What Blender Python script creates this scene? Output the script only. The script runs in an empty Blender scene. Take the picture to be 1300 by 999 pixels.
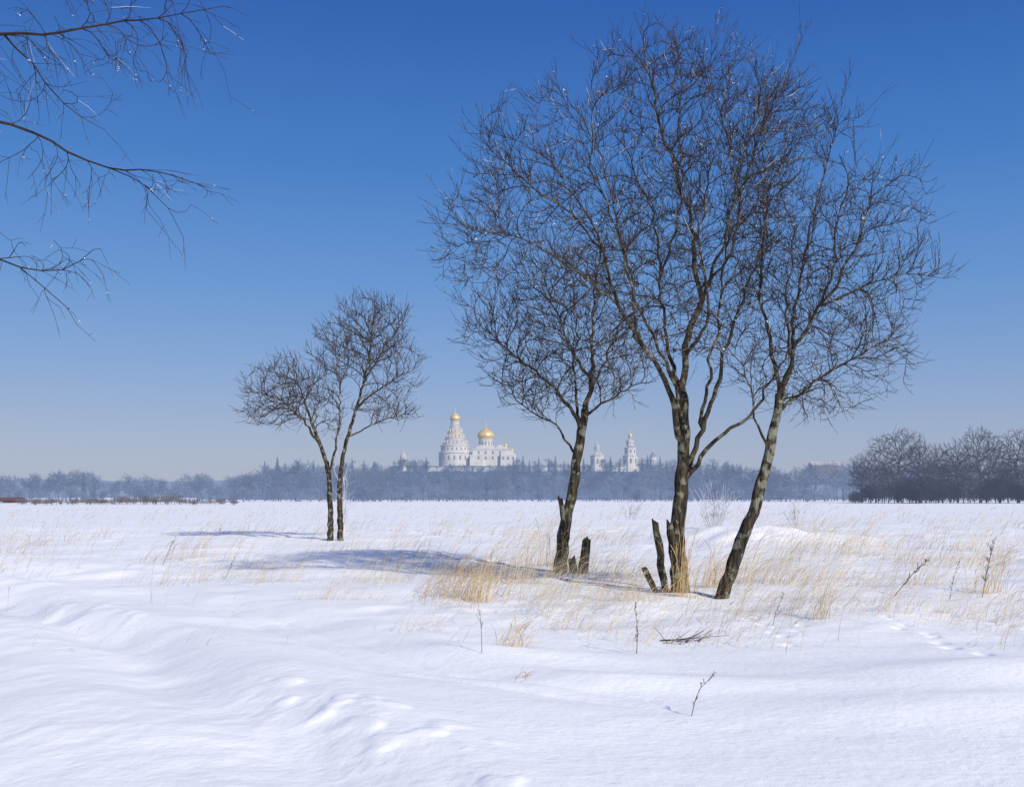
import bpy, math, random
import numpy as np
from mathutils import Vector, kdtree

F = 1372.0; HZ = 631.0; CH = 1.6
sc = bpy.context.scene
COL = sc.collection
UP = Vector((0, 0, 1))

def P(px, py, Y): return Vector(((px-650)/F*Y, Y, CH-(py-HZ)/F*Y))
def gp(px, py):
    Y = CH*F/(py-HZ)
    return (px-650)/F*Y, Y

# ------------------------------------------------------------------ noise and terrain
def _h(ix, iy, s):
    n = (ix*374761393 + iy*668265263 + s*974634777) & 0xffffffff
    n = ((n ^ (n >> 13))*1274126177) & 0xffffffff
    n = ((n ^ (n >> 15))*668265263) & 0xffffffff
    return ((n ^ (n >> 16)) & 0xffff)/65535.0
def vnoise(x, y, s=0):
    fx = np.floor(x); fy = np.floor(y)
    ix = fx.astype(np.int64); iy = fy.astype(np.int64)
    u = x-fx; v = y-fy
    u = u*u*u*(u*(u*6-15)+10); v = v*v*v*(v*(v*6-15)+10)
    a = _h(ix, iy, s); b = _h(ix+1, iy, s); c = _h(ix, iy+1, s); d = _h(ix+1, iy+1, s)
    return (a*(1-u)+b*u)*(1-v)+(c*(1-u)+d*u)*v
def fbm(x, y, s=0, o=4):
    t = 0; a = .5; n = 0
    for k in range(o):
        ca, sa = math.cos(.6*k+.3), math.sin(.6*k+.3)
        t = t+a*(vnoise((x*ca-y*sa)*2**k, (x*sa+y*ca)*2**k, s+k*17)-.5)*2; n += a; a *= .5
    return t/n
def sst(a, b, x):
    t = np.clip((x-a)/(b-a), 0, 1)
    return t*t*(3-2*t)
def gauss(x, y, cx, cy, sx, sy, h, rot=0):
    dx = x-cx; dy = y-cy
    c, s = math.cos(rot), math.sin(rot)
    u = dx*c+dy*s; v = -dx*s+dy*c
    return h*np.exp(-(u/sx)**2-(v/sy)**2)

rngf = random.Random(5)
prints = []
for (a, b, n) in [((1120, 782), (1245, 832), 12), ((955, 778), (985, 800), 5), ((1000, 815), (1010, 790), 4), ((1180, 770), (1290, 790), 9)]:
    for k in range(n):
        t = k/(n-1)
        x, y = gp(a[0]+(b[0]-a[0])*t, a[1]+(b[1]-a[1])*t)
        prints.append((x+rngf.uniform(-.1, .1), y+(.07 if k % 2 else -.07)+rngf.uniform(-.08, .08)))

def G(x, y):
    x = np.asarray(x, float); y = np.asarray(y, float)
    z = .09*fbm(x/8, y/8, 1, 3)
    lump = sst(10.5, 14, y)*(1-sst(50, 75, y))
    z = z+lump*(.07*fbm(x/1.7, y/1.7, 31, 3)+.05*fbm(x/.6, y/.8, 41, 2)*sst(-.2, .45, fbm(x/5, y/5, 51, 2)))
    z = z+.014*fbm(x/2.2+y*.1, y/.9, 61, 3)
    z = z+gauss(x, y, 8.3, 36, 2.1, 2.6, .6)*(1+.25*fbm(x/1.1, y/1.1, 63, 2))+gauss(x, y, 11.2, 38.5, 2.2, 2.4, .28)+gauss(x, y, 6.2, 37, 1.6, 2, .25)
    z = z+gauss(x, y, -12.5, 24, 5, 1.7, .34, -.25)+gauss(x, y, -9.5, 19.2, 3.2, .9, .2, -.5)
    z = z+gauss(x, y, 4.6, 9.8, 1.5, .7, .13, .15)+gauss(x, y, 3.6, 8.3, 1.6, .5, .06, .1)
    z = z+gauss(x, y, 1.2, 9.3, 1.6, .4, .08, -.1)+gauss(x, y, -.2, 11.0, 1.5, .5, .09, -.3)
    ys = np.array([-30, 3, 5, 7.5, 11.7, 17.5, 25, 40, 90]); xs = np.array([8, .2, -1.2, -2.8, -5.2, -9.6, -17, -34, -90])
    xc = np.interp(y, ys, xs)
    s = (x-xc)*.8+.2*fbm(x/3.5, y/3.5, 71, 2)
    fade = (1-sst(20, 34, y))*(.55+.45*sst(5.5, 10, y))
    brk = .75+.3*sst(-.3, .4, fbm(x/2.6, y/2.6, 77, 2))
    z = z+fade*brk*(-.14*np.exp(-((s-.8)/.38)**2)-.14*np.exp(-((s+.8)/.38)**2)
                    +.085*np.exp(-((s-1.55)/.4)**2)+.10*np.exp(-((s+1.6)/.45)**2))
    ed = np.exp(-(s/2.0)**4)
    patch = sst(-.1, .4, fbm(x/2.1, y/2.1, 83, 2))
    z = z+fade*ed*(.022*fbm(x/.7, y/.8, 81, 3)+patch*.016*fbm(x/.24, y/.3, 91, 3))
    cl = sst(.1, .55, fbm(x/.24, y/.3, 95, 2))
    z = z+fade*patch*np.exp(-((s-1.45)/.4)**2)*.035*cl+fade*patch*np.exp(-((s+1.5)/.42)**2)*.045*cl
    y2 = np.array([-20, 4, 6.4, 8, 10, 14.7, 21, 40]); x2 = np.array([60, 11, 5, 1.6, -.9, -3.6, -8.6, -24])
    s2 = (x-np.interp(y, y2, x2))*.7
    f2 = (1-sst(14, 20, y))*(1-.9*sst(-.2, 1.6, x))
    z = z+f2*(-.05*np.exp(-(s2/.5)**4)-.02*np.exp(-((s2-.16)/.06)**2)-.02*np.exp(-((s2+.16)/.06)**2)+.03*np.exp(-((s2-.75)/.25)**2))
    for (fx, fy) in prints:
        m = (np.abs(x-fx) < .3) & (np.abs(y-fy) < .3)
        if np.any(m):
            z = z-np.where(m, .04*np.exp(-((x-fx)/.055)**2-((y-fy)/.08)**2), 0)
    return z
def g1(x, y): return float(G(np.array([x]), np.array([y]))[0])

def hillz(x, y):
    x = np.asarray(x, float); y = np.asarray(y, float)
    a = sst(560, 960, y)*(1-sst(1150, 1500, y))
    px = x/np.maximum(y, 1)*F+650
    b = sst(230, 500, px)*(1-sst(830, 1120, px))
    return 25*a*b-1.0
def hz1(x, y): return float(hillz(np.array([x]), np.array([y]))[0])

# ------------------------------------------------------------------ materials
def mat(name): 
    m = bpy.data.materials.new(name); m.use_nodes = True
    nt = m.node_tree
    return m, nt, nt.nodes['Principled BSDF']
def noise_mat(name, c1, c2, scale=5, detail=4, rough=.9, stretch=(1, 1, 1), bump=0, bscale=None, lo=.35, hi=.65, metallic=0, c3=None, s3=1.0, lim3=(.52, .62), haze=0):
    m, nt, b = mat(name)
    tc = nt.nodes.new('ShaderNodeTexCoord'); mp = nt.nodes.new('ShaderNodeMapping')
    mp.inputs['Scale'].default_value = stretch
    nt.links.new(tc.outputs['Object'], mp.inputs['Vector'])
    n = nt.nodes.new('ShaderNodeTexNoise'); n.inputs['Scale'].default_value = scale; n.inputs['Detail'].default_value = detail
    nt.links.new(mp.outputs[0], n.inputs['Vector'])
    r = nt.nodes.new('ShaderNodeValToRGB')
    r.color_ramp.elements[0].position = lo; r.color_ramp.elements[1].position = hi
    r.color_ramp.elements[0].color = (*c1, 1); r.color_ramp.elements[1].color = (*c2, 1)
    nt.links.new(n.outputs['Fac'], r.inputs['Fac'])
    out = r.outputs['Color']
    if c3:
        n3 = nt.nodes.new('ShaderNodeTexNoise'); n3.inputs['Scale'].default_value = s3; n3.inputs['Detail'].default_value = 5
        nt.links.new(tc.outputs['Object'], n3.inputs['Vector'])
        r3 = nt.nodes.new('ShaderNodeValToRGB'); r3.color_ramp.elements[0].position = lim3[0]; r3.color_ramp.elements[1].position = lim3[1]
        nt.links.new(n3.outputs['Fac'], r3.inputs['Fac'])
        mx = nt.nodes.new('ShaderNodeMix'); mx.data_type = 'RGBA'
        nt.links.new(r3.outputs['Color'], mx.inputs['Factor'])
        nt.links.new(out, mx.inputs['A']); mx.inputs['B'].default_value = (*c3, 1)
        out = mx.outputs['Result']
    nt.links.new(out, b.inputs['Base Color'])
    b.inputs['Roughness'].default_value = rough; b.inputs['Metallic'].default_value = metallic
    b.inputs['Specular IOR Level'].default_value = .2
    if haze:   # a faint bluish surface glow stands in for air haze on far things
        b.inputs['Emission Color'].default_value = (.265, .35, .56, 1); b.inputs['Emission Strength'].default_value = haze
    if bump:
        n2 = nt.nodes.new('ShaderNodeTexNoise'); n2.inputs['Scale'].default_value = bscale or scale*3; n2.inputs['Detail'].default_value = 4
        nt.links.new(mp.outputs[0], n2.inputs['Vector'])
        bp = nt.nodes.new('ShaderNodeBump'); bp.inputs['Strength'].default_value = bump; bp.inputs['Distance'].default_value = .07
        nt.links.new(n2.outputs['Fac'], bp.inputs['Height']); nt.links.new(bp.outputs[0], b.inputs['Normal'])
    return m

M = {}
M['bark'] = noise_mat('bark', (.018, .015, .012), (.095, .075, .048), 16, 6, .95, (1, 1, .16), 1.0, 22, .40, .68, c3=(.21, .21, .155), s3=6.5, lim3=(.52, .62))
M['limb'] = noise_mat('limb_bark', (.026, .021, .016), (.095, .075, .05), 13, 5, .95, (1, 1, .3), .6, 24, c3=(.19, .185, .135), s3=7, lim3=(.53, .63))
M['twig'] = noise_mat('twig_bark', (.036, .026, .020), (.088, .062, .044), 3, 2, .9)
M['birch_twig'] = noise_mat('birch_twig_bark', (.022, .015, .013), (.055, .036, .028), 3, 2, .9)
M['twig_far'] = noise_mat('twig_mid', (.055, .044, .046), (.10, .08, .072), 2, 2, .9)
M['birch'] = noise_mat('birch_bark', (.05, .045, .04), (.72, .70, .66), 5, 5, .8, (.6, .6, 3), .3, 14, .36, .44)
M['cut'] = noise_mat('cut_wood', (.10, .07, .045), (.26, .19, .12), 12, 3, .9)
M['frost'] = noise_mat('frost', (.60, .65, .73), (.78, .81, .86), 20, 2, .9)
M['rime'] = noise_mat('rime', (.22, .22, .24), (.55, .59, .66), 6, 3, .9)
M['leaf'] = noise_mat('dead_leaf', (.07, .035, .018), (.16, .085, .04), 6, 2, .9)
M['gold_grass'] = noise_mat('golden_straw', (.42, .27, .11), (.66, .50, .26), 2.3, 3, .8)
M['pale_grass'] = noise_mat('pale_straw', (.44, .34, .20), (.72, .62, .44), 1.3, 3, .85)
M['meadow'] = noise_mat('meadow_straw', (.31, .22, .115), (.64, .54, .37), .5, 4, .85)
M['weed'] = noise_mat('dead_weed', (.05, .032, .022), (.14, .09, .055), 5, 3, .9)
M['frost_twig'] = noise_mat('frosted_twig', (.36, .33, .32), (.75, .77, .82), 2, 3, .9)
M['wood_front'] = noise_mat('hazy_frosted_wood', (.085, .11, .165), (.14, .16, .21), .05, 3, 1, (1, 1, .3), haze=.34)  # bluish far woods and hill: distance haze painted into the base colours
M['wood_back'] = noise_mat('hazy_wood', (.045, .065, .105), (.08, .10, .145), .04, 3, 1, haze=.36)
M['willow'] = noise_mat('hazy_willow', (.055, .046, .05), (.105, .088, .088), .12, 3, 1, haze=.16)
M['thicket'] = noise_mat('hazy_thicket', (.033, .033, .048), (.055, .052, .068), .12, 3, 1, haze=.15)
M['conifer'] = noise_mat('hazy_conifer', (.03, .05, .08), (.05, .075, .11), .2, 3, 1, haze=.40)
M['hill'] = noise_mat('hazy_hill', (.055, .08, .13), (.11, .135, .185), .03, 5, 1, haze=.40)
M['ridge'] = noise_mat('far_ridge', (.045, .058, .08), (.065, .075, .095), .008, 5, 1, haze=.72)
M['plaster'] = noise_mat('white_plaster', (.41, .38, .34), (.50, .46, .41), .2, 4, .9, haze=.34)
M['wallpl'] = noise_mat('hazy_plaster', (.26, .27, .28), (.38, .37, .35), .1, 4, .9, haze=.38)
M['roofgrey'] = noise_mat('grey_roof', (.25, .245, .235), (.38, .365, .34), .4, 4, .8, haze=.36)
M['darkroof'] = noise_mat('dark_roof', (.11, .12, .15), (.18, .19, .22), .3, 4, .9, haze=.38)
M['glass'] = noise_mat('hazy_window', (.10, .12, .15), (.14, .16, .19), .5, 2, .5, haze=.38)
M['gold'] = noise_mat('gilding', (.64, .45, .18), (.72, .54, .27), .3, 2, .4, metallic=.3, haze=.15)
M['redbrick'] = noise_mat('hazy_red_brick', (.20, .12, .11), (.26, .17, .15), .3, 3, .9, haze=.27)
M['rust'] = noise_mat('rust_red_board', (.11, .05, .045), (.16, .075, .06), .8, 3, .9, haze=.10)
M['scrub'] = noise_mat('dark_scrub', (.11, .095, .10), (.20, .17, .16), .5, 3, .95, haze=.12)

def snow_mat():
    m, nt, b = mat('snow')
    tc = nt.nodes.new('ShaderNodeTexCoord')
    n = nt.nodes.new('ShaderNodeTexNoise'); n.inputs['Scale'].default_value = .35; n.inputs['Detail'].default_value = 5
    nt.links.new(tc.outputs['Object'], n.inputs['Vector'])
    r = nt.nodes.new('ShaderNodeValToRGB')
    r.color_ramp.elements[0].position = .35; r.color_ramp.elements[0].color = (.90, .90, .895, 1)
    r.color_ramp.elements[1].position = .65; r.color_ramp.elements[1].color = (.95, .945, .93, 1)
    nt.links.new(n.outputs['Fac'], r.inputs['Fac']); nt.links.new(r.outputs[0], b.inputs['Base Color'])
    b.inputs['Roughness'].default_value = .75; b.inputs['Specular IOR Level'].default_value = .15
    prev = None
    for sc_, st, di in [(3.5, .3, .05), (16, .38, .018), (90, .4, .006)]:
        k = nt.nodes.new('ShaderNodeTexNoise'); k.inputs['Scale'].default_value = sc_; k.inputs['Detail'].default_value = 4
        nt.links.new(tc.outputs['Object'], k.inputs['Vector'])
        bp = nt.nodes.new('ShaderNodeBump'); bp.inputs['Strength'].default_value = st; bp.inputs['Distance'].default_value = di
        nt.links.new(k.outputs['Fac'], bp.inputs['Height'])
        if prev: nt.links.new(prev, bp.inputs['Normal'])
        prev = bp.outputs[0]
    nt.links.new(prev, b.inputs['Normal'])
    return m
M['snow'] = snow_mat()

# ------------------------------------------------------------------ object helpers
def link(name, V, Fc, m, parent=None, smooth=True, loc=None):
    me = bpy.data.meshes.new(name)
    me.from_pydata(V, [], Fc)
    if smooth: me.polygons.foreach_set('use_smooth', [True]*len(me.polygons))
    me.materials.append(m)
    o = bpy.data.objects.new(name, me); COL.objects.link(o)
    if parent: o.parent = parent
    if loc is not None: o.location = loc
    return o
def tag(o, label=None, cat=None, group=None, kind=None):
    if label: o['label'] = label
    if cat: o['category'] = cat
    if group: o['group'] = group
    if kind: o['kind'] = kind
    return o
def thing(name, label, cat, loc, group=None, rz=0):
    o = bpy.data.objects.new(name, None); COL.objects.link(o)
    o.location = loc; o.rotation_euler = (0, 0, rz); o.empty_display_size = .2
    return tag(o, label, cat, group)

jagr = random.Random(321)
def tube(V, Fc, pts, rads, n, cap=False):
    k0 = len(V); m = len(pts)
    nrm = None
    for i in range(m):
        if i == 0: t = pts[1]-pts[0]
        elif i == m-1: t = pts[i]-pts[i-1]
        else: t = pts[i+1]-pts[i-1]
        if t.length < 1e-9: t = Vector((0, 0, 1))
        t = t.normalized()
        if nrm is None:
            nrm = t.cross(Vector((.31, .87, .37)))
            if nrm.length < 1e-3: nrm = t.cross(Vector((1, 0, 0)))
        nrm = nrm-t*nrm.dot(t)
        if nrm.length < 1e-6: nrm = t.orthogonal()
        nrm.normalize()
        bn = t.cross(nrm)
        r = rads[i]
        for j in range(n):
            a = 2*math.pi*j/n
            rr = r
            if n >= 10: rr = r*(1+.10*math.sin(3*a+i*.35)+.07*math.sin(5*a-i*.8)+jagr.uniform(-.06, .06))
            q = pts[i]+nrm*(rr*math.cos(a))+bn*(rr*math.sin(a))
            if cap and i == m-1: q = q+t*r*(.8*math.sin(a+1.3)+jagr.uniform(-.6, .8))   # splintered top
            V.append(q)
    for i in range(m-1):
        a = k0+i*n; b = a+n
        for j in range(n):
            j2 = (j+1) % n
            Fc.append((a+j, a+j2, b+j2, b+j))
    if cap:
        k = len(V); V.append(pts[-1]-(pts[-1]-pts[-2]).normalized()*rads[-1]*.3)
        for j in range(n): Fc.append((k0+(m-1)*n+j, k0+(m-1)*n+(j+1) % n, k))

def catmull(pts, step):
    if len(pts) < 3:
        L = (pts[1]-pts[0]).length; n = max(1, int(L/step))
        return [pts[0].lerp(pts[1], k/n) for k in range(n+1)]
    q = [pts[0]*2-pts[1]]+list(pts)+[pts[-1]*2-pts[-2]]
    out = []
    for i in range(1, len(q)-2):
        a, b, c, d = q[i-1:i+3]
        n = max(1, int((c-b).length/step))
        for k in range(n):
            t = k/n
            out.append(.5*((2*b)+(c-a)*t+(2*a-5*b+4*c-d)*t*t+(3*b-a-3*c+d)*t**3))
    out.append(pts[-1].copy())
    return out

class Tree:
    def __init__(s, seed):
        s.p = []; s.par = []; s.r = []; s.tag = []; s.ok = []; s.rng = random.Random(seed)
    def guide(s, pts, r0, r1, tg, attach=True, step=.15, ok=0.3, wob=.03):
        sm = catmull([Vector(q) for q in pts], step)
        par = -1; st = 0
        if attach and s.p:
            par = min(range(len(s.p)), key=lambda i: (s.p[i]-sm[0]).length_squared); st = 1
        n = len(sm)
        ox = oy = 0
        for k in range(st, n):
            t = k/(n-1)
            w = wob*min(1, k/3)
            if not tg.startswith('trunk') and not tg.startswith('broken'):
                ox = ox*.85+s.rng.gauss(0, wob*.9); oy = oy*.85+s.rng.gauss(0, wob*.9)
            q = sm[k]+Vector((s.rng.uniform(-w, w)*.7+ox, s.rng.uniform(-w, w)*.7+oy, s.rng.uniform(-w, w)*.5))
            s.p.append(q); s.par.append(par); s.r.append((r0+(r1-r0)*t**.8)*s.rng.uniform(.94, 1.06)); s.tag.append(tg); s.ok.append(t >= ok)
            par = len(s.p)-1
    def grow(s, att, step, infl, kill, iters, mom=.6, trop=(0, 0, .1), jit=.25):
        rng = s.rng; trop = Vector(trop)
        nch = {}
        for i, p in enumerate(s.par):
            if p >= 0: nch.setdefault(p, []).append(i)
        for it in range(iters):
            act = [i for i in range(len(s.p)) if s.ok[i] and len(nch.get(i, ())) < 3]
            if not act or not att: break
            kd = kdtree.KDTree(len(act))
            for i in act: kd.insert(s.p[i], i)
            kd.balance()
            acc = {}; na = []
            for a in att:
                co, i, d = kd.find(a)
                if d < kill: continue
                na.append(a)
                if d < infl:
                    v = (a-co)/d
                    if i in acc: acc[i] += v
                    else: acc[i] = v
            att = na
            if not acc: break
            grew = 0
            for i, v in acc.items():
                if v.length < 1e-6: continue
                d = v.normalized()+trop
                if s.par[i] >= 0: 
                    pd = s.p[i]-s.p[s.par[i]]
                    if pd.length > 1e-6: d += pd.normalized()*mom
                d += Vector((rng.gauss(0, jit), rng.gauss(0, jit), rng.gauss(0, jit)))
                d.normalize()
                q = s.p[i]+d*step
                if any((s.p[c]-q).length < step*.45 for c in nch.get(i, ())): continue
                s.p.append(q); s.par.append(i); s.r.append(None); s.tag.append('crown'); s.ok.append(True)
                nch.setdefault(i, []).append(len(s.p)-1); grew += 1
            if not grew: break
    def finish(s, tip, pw=2.2):
        n = len(s.p)
        s.ch = [[] for _ in range(n)]
        for i, p in enumerate(s.par):
            if p >= 0: s.ch[p].append(i)
        for i in range(n-1, -1, -1):
            if s.tag[i] == 'crown':
                v = sum(s.r[c]**pw for c in s.ch[i])
                s.r[i] = max(tip, (v+tip**pw*.25)**(1/pw)) if v else tip
        for i in range(n):
            if s.tag[i] == 'crown' and s.par[i] >= 0: s.r[i] = min(s.r[i], s.r[s.par[i]]*.96) if s.r[s.par[i]] > tip else min(s.r[i], tip)
    def chains(s):
        n = len(s.p)
        nxt = [None]*n
        for i in range(n):
            c = [k for k in s.ch[i] if s.tag[k] == s.tag[i]]
            if c: nxt[i] = max(c, key=lambda k: s.r[k]) if s.tag[i] == 'crown' else c[0]
        isn = set(k for k in nxt if k is not None)
        for i in range(n):
            if i in isn: continue
            ids = []; k = i
            while k is not None: ids.append(k); k = nxt[k]
            pts = [s.p[k] for k in ids]; rd = [s.r[k] for k in ids]
            if s.par[i] >= 0:
                pts.insert(0, s.p[s.par[i]]); rd.insert(0, min(rd[0]*1.15, s.r[s.par[i]]))
            if len(pts) > 1: yield s.tag[i], pts, rd
    def twigs(s, prob, l0, l1, tip, up, rmax, sub=1.0):
        rng = s.rng; out = []
        cr = [i for i in range(len(s.p)) if s.tag[i] == 'crown']
        if not cr: return out
        ctr = sum((s.p[i] for i in cr), Vector())/len(cr)
        ctr = ctr-Vector((0, 0, .8*(l1/.35)))
        for i in range(len(s.p)):
            if s.par[i] < 0 or s.r[i] > rmax or not s.ok[i]: continue
            d = (s.p[i]-s.p[s.par[i]])
            if d.length < 1e-6: continue
            d.normalize()
            ow = (s.p[i]-ctr).normalized()
            k = prob
            while k > 0:
                if rng.random() < k:
                    pr = Vector((rng.gauss(0, 1), rng.gauss(0, 1), rng.gauss(0, 1))); pr -= d*pr.dot(d)
                    if pr.length > 1e-3:
                        pr.normalize()
                        v = (d*rng.uniform(.4, .9)+pr*rng.uniform(.4, .9)+ow*.4+Vector((0, 0, up))).normalized()
                        L = rng.uniform(l0, l1)*(1.7 if rng.random() < .1 else 1)
                        a = s.p[i]; b = a+v*L*.5; v2 = (v+Vector((rng.gauss(0, .12), rng.gauss(0, .12), up*.7+rng.gauss(0, .1)))).normalized()
                        c = b+v2*L*.5
                        out.append(([a, b, c], [tip*1.15, tip, tip*.7]))
                        q = sub
                        while q > 0:
                            if rng.random() < q:
                                t = rng.uniform(.25, .9); o_ = a.lerp(b, t*2) if t < .5 else b.lerp(c, t*2-1)
                                w = (v2*.8+Vector((rng.gauss(0, .5), rng.gauss(0, .5), rng.gauss(0, .5)+up*.5))).normalized()
                                out.append(([o_, o_+w*L*rng.uniform(.2, .5)], [tip*.9, tip*.65]))
                            q -= 1
                k -= 1
        return out

def blob(V, Fc, c, r, rng, sq=(1, 1, .7)):
    k = len(V)
    for d in ((1, 0, 0), (0, 1, 0), (-1, 0, 0), (0, -1, 0), (0, 0, 1), (0, 0, -1)):
        j = rng.uniform(.6, 1.4)*r
        V.append(Vector((c[0]+d[0]*j*sq[0], c[1]+d[1]*j*sq[1], c[2]+d[2]*j*sq[2])))
    for f in ((0, 1, 4), (1, 2, 4), (2, 3, 4), (3, 0, 4), (1, 0, 5), (2, 1, 5), (3, 2, 5), (0, 3, 5)): Fc.append(tuple(k+q for q in f))

def lobes_att(lobes, Y0, rng, gaps=None):
    att = []
    for (px, py, rx, ry, dy, dr, n) in lobes:
        c = P(px, py, Y0+dy); k = Y0/F
        for _ in range(n):
            v = Vector((rng.gauss(0, 1), rng.gauss(0, 1), rng.gauss(0, 1))).normalized()*rng.random()**(1/2.4)*rng.uniform(.85, 1.1)
            att.append(c+Vector((v.x*rx*k, v.y*dr, v.z*ry*k)))
    if gaps:
        A = np.array([tuple(a) for a in att])
        f = fbm(A[:, 0]*gaps+A[:, 1]*.35, A[:, 2]*gaps+A[:, 1]*.5, 211, 2)
        att = [a for a, v in zip(att, f) if v > -.36]
    return att

def build_tree(name, label, cat, T, base, mats, tip, tw, frost=None, leaf=None, sides=(14, 6, 3), pw=2.2, rime=.05):
    T.finish(tip, pw)
    root = thing(name, label, cat, base)
    base = Vector(base)
    parts = {}
    for tg, pts, rd in T.chains():
        V, Fc = parts.setdefault(tg, ([], []))
        rm = max(rd)
        n = sides[0] if rm > .05 else sides[1] if rm > .014 else sides[2]
        tube(V, Fc, [q-base for q in pts], rd, n, tg.startswith('broken'))
    tws = []
    rng = random.Random(7)
    if tw:
        V, Fc = parts.setdefault('crown', ([], [])); VR, FR = [], []
        tws = T.twigs(*tw)
        for pts, rd in tws:
            if rng.random() < rime: tube(VR, FR, [q-base for q in pts], [r*1.15 for r in rd], 3)
            else: tube(V, Fc, [q-base for q in pts], rd, 3)
        if VR: link('frosted_twigs', VR, FR, M['rime'], root)['kind'] = 'stuff'
    for tg, (V, Fc) in parts.items():
        nm = tg.rstrip('0123456789').rstrip('_')
        link(nm, V, Fc, mats.get(nm, mats['crown']), root)
    rng = T.rng
    cr = [i for i in range(len(T.p)) if T.tag[i] == 'crown' and T.r[i] < .012]
    if frost:
        n, r0, r1, wf = frost
        V, Fc = [], []
        k = 0; tries = 0
        while k < n and tries < n*20:
            tries += 1
            pts, rd = rng.choice(tws)
            if rng.random() > wf(pts[0]): continue
            a, b = pts[-2]-base, pts[-1]-base
            t0 = rng.uniform(0, .8); t1 = min(1, t0+rng.uniform(.08, .25))
            r = rng.uniform(r0, r1)*(1.5 if rng.random() < .08 else 1)
            o_ = Vector((0, 0, r*.4))
            A = a.lerp(b, t0)+o_; B = a.lerp(b, t1)+o_
            for _ in range(rng.choice((1, 2, 2, 3, 4))): blob(V, Fc, A.lerp(B, rng.random())+Vector((rng.gauss(0, r*.7), rng.gauss(0, r*.7), rng.gauss(0, r*.6))), r*rng.uniform(.5, 1), rng)
            k += 1
        o = link('frost', V, Fc, M['frost'], root); o['kind'] = 'stuff'
    if leaf:
        n, r, ctr = leaf
        V, Fc = [], []
        for (c, rad, m_) in ctr:
            near = [i for i in cr if (T.p[i]-c).length < rad]
            for _ in range(m_ if near else 0):
                q = T.p[rng.choice(near)]-base+Vector((rng.gauss(0, .02), rng.gauss(0, .02), -rng.uniform(.01, .04)))
                a = Vector((rng.gauss(0, 1), rng.gauss(0, 1), rng.gauss(0, 1))).normalized(); b = a.orthogonal().normalized()
                s_ = r*rng.uniform(.6, 1.3); k = len(V)
                V += [q-a*s_, q+b*s_*.5, q+a*s_+a.cross(b)*s_*.4, q-b*s_*.5]; Fc.append((k, k+1, k+2, k+3))
        if V:
            o = link('dead_leaves', V, Fc, M['leaf'], root); o['kind'] = 'stuff'
    return root

# ------------------------------------------------------------------ snow ground: one sheet to the horizon
def make_ground():
    ys = list(np.linspace(-40, 3.5, 30))
    y = 3.5
    while y < 60: y *= 1.0046; ys.append(y)
    while y < 9000: y *= 1.045; ys.append(y)
    ys = np.array(ys); nu = 721
    u = np.linspace(-1, 1, nu); t = .55*u+.45*u**3
    W = 13+.95*np.maximum(ys, 0)
    X = W[:, None]*t[None, :]; Yg = np.repeat(ys[:, None], nu, 1)
    Z = G(X.ravel(), Yg.ravel())
    co = np.stack([X.ravel(), Yg.ravel(), Z], 1)
    nr = len(ys)
    i = np.arange(nr-1)[:, None]*nu+np.arange(nu-1)[None, :]
    f = np.stack([i, i+1, i+nu+1, i+nu], -1).reshape(-1, 4)
    me = bpy.data.meshes.new('snow_field')
    me.vertices.add(len(co)); me.vertices.foreach_set('co', co.ravel().astype(np.float32))
    me.loops.add(f.size); me.loops.foreach_set('vertex_index', f.ravel().astype(np.int32))
    me.polygons.add(len(f)); me.polygons.foreach_set('loop_start', np.arange(0, f.size, 4, dtype=np.int32))
    me.update(calc_edges=True); me.validate()
    me.polygons.foreach_set('use_smooth', np.ones(len(me.polygons), dtype=bool))
    me.materials.append(M['snow'])
    o = bpy.data.objects.new('snow_field', me); COL.objects.link(o)
    tag(o, 'snow covered field with a shallow vehicle track and ski trail at lower left', 'snow', kind='structure')
make_ground()

def sheet(name, xs, ys, zf, m):
    X, Yg = np.meshgrid(xs, ys); Z = zf(X, Yg)
    V = np.stack([X.ravel(), Yg.ravel(), Z.ravel()], 1).tolist()
    n = len(xs); Fc = [(r*n+c, r*n+c+1, (r+1)*n+c+1, (r+1)*n+c) for r in range(len(ys)-1) for c in range(n-1)]
    return link(name, V, Fc, m)
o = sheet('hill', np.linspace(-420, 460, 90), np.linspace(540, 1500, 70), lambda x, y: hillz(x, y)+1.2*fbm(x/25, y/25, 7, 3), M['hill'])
tag(o, 'wooded rise in blue haze carrying the white monastery', 'hill', kind='structure')
def ridgez(x, y):
    h = 30+14*fbm(x/700+3, y*0+1, 9, 3)+5*fbm(x/60, y/60, 11, 3)+14*sst(300, 1400, x)
    return h*sst(2100, 2500, y)*1.45-2
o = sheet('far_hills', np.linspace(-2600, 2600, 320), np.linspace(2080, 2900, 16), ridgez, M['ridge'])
tag(o, 'low hazy blue ridge along the horizon behind everything', 'hills', kind='structure')

# ------------------------------------------------------------------ the three main trees
g = lambda Y0, L: [P(a, b, Y0+c) for a, b, c in L]
bm = {'trunk': M['bark'], 'limb': M['limb'], 'crown': M['twig'], 'broken_stem': M['bark'], 'frost': M['frost']}
def basept(px, py):
    x, y = gp(px, py); return (x, y, g1(x, y)-.02)

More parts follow.
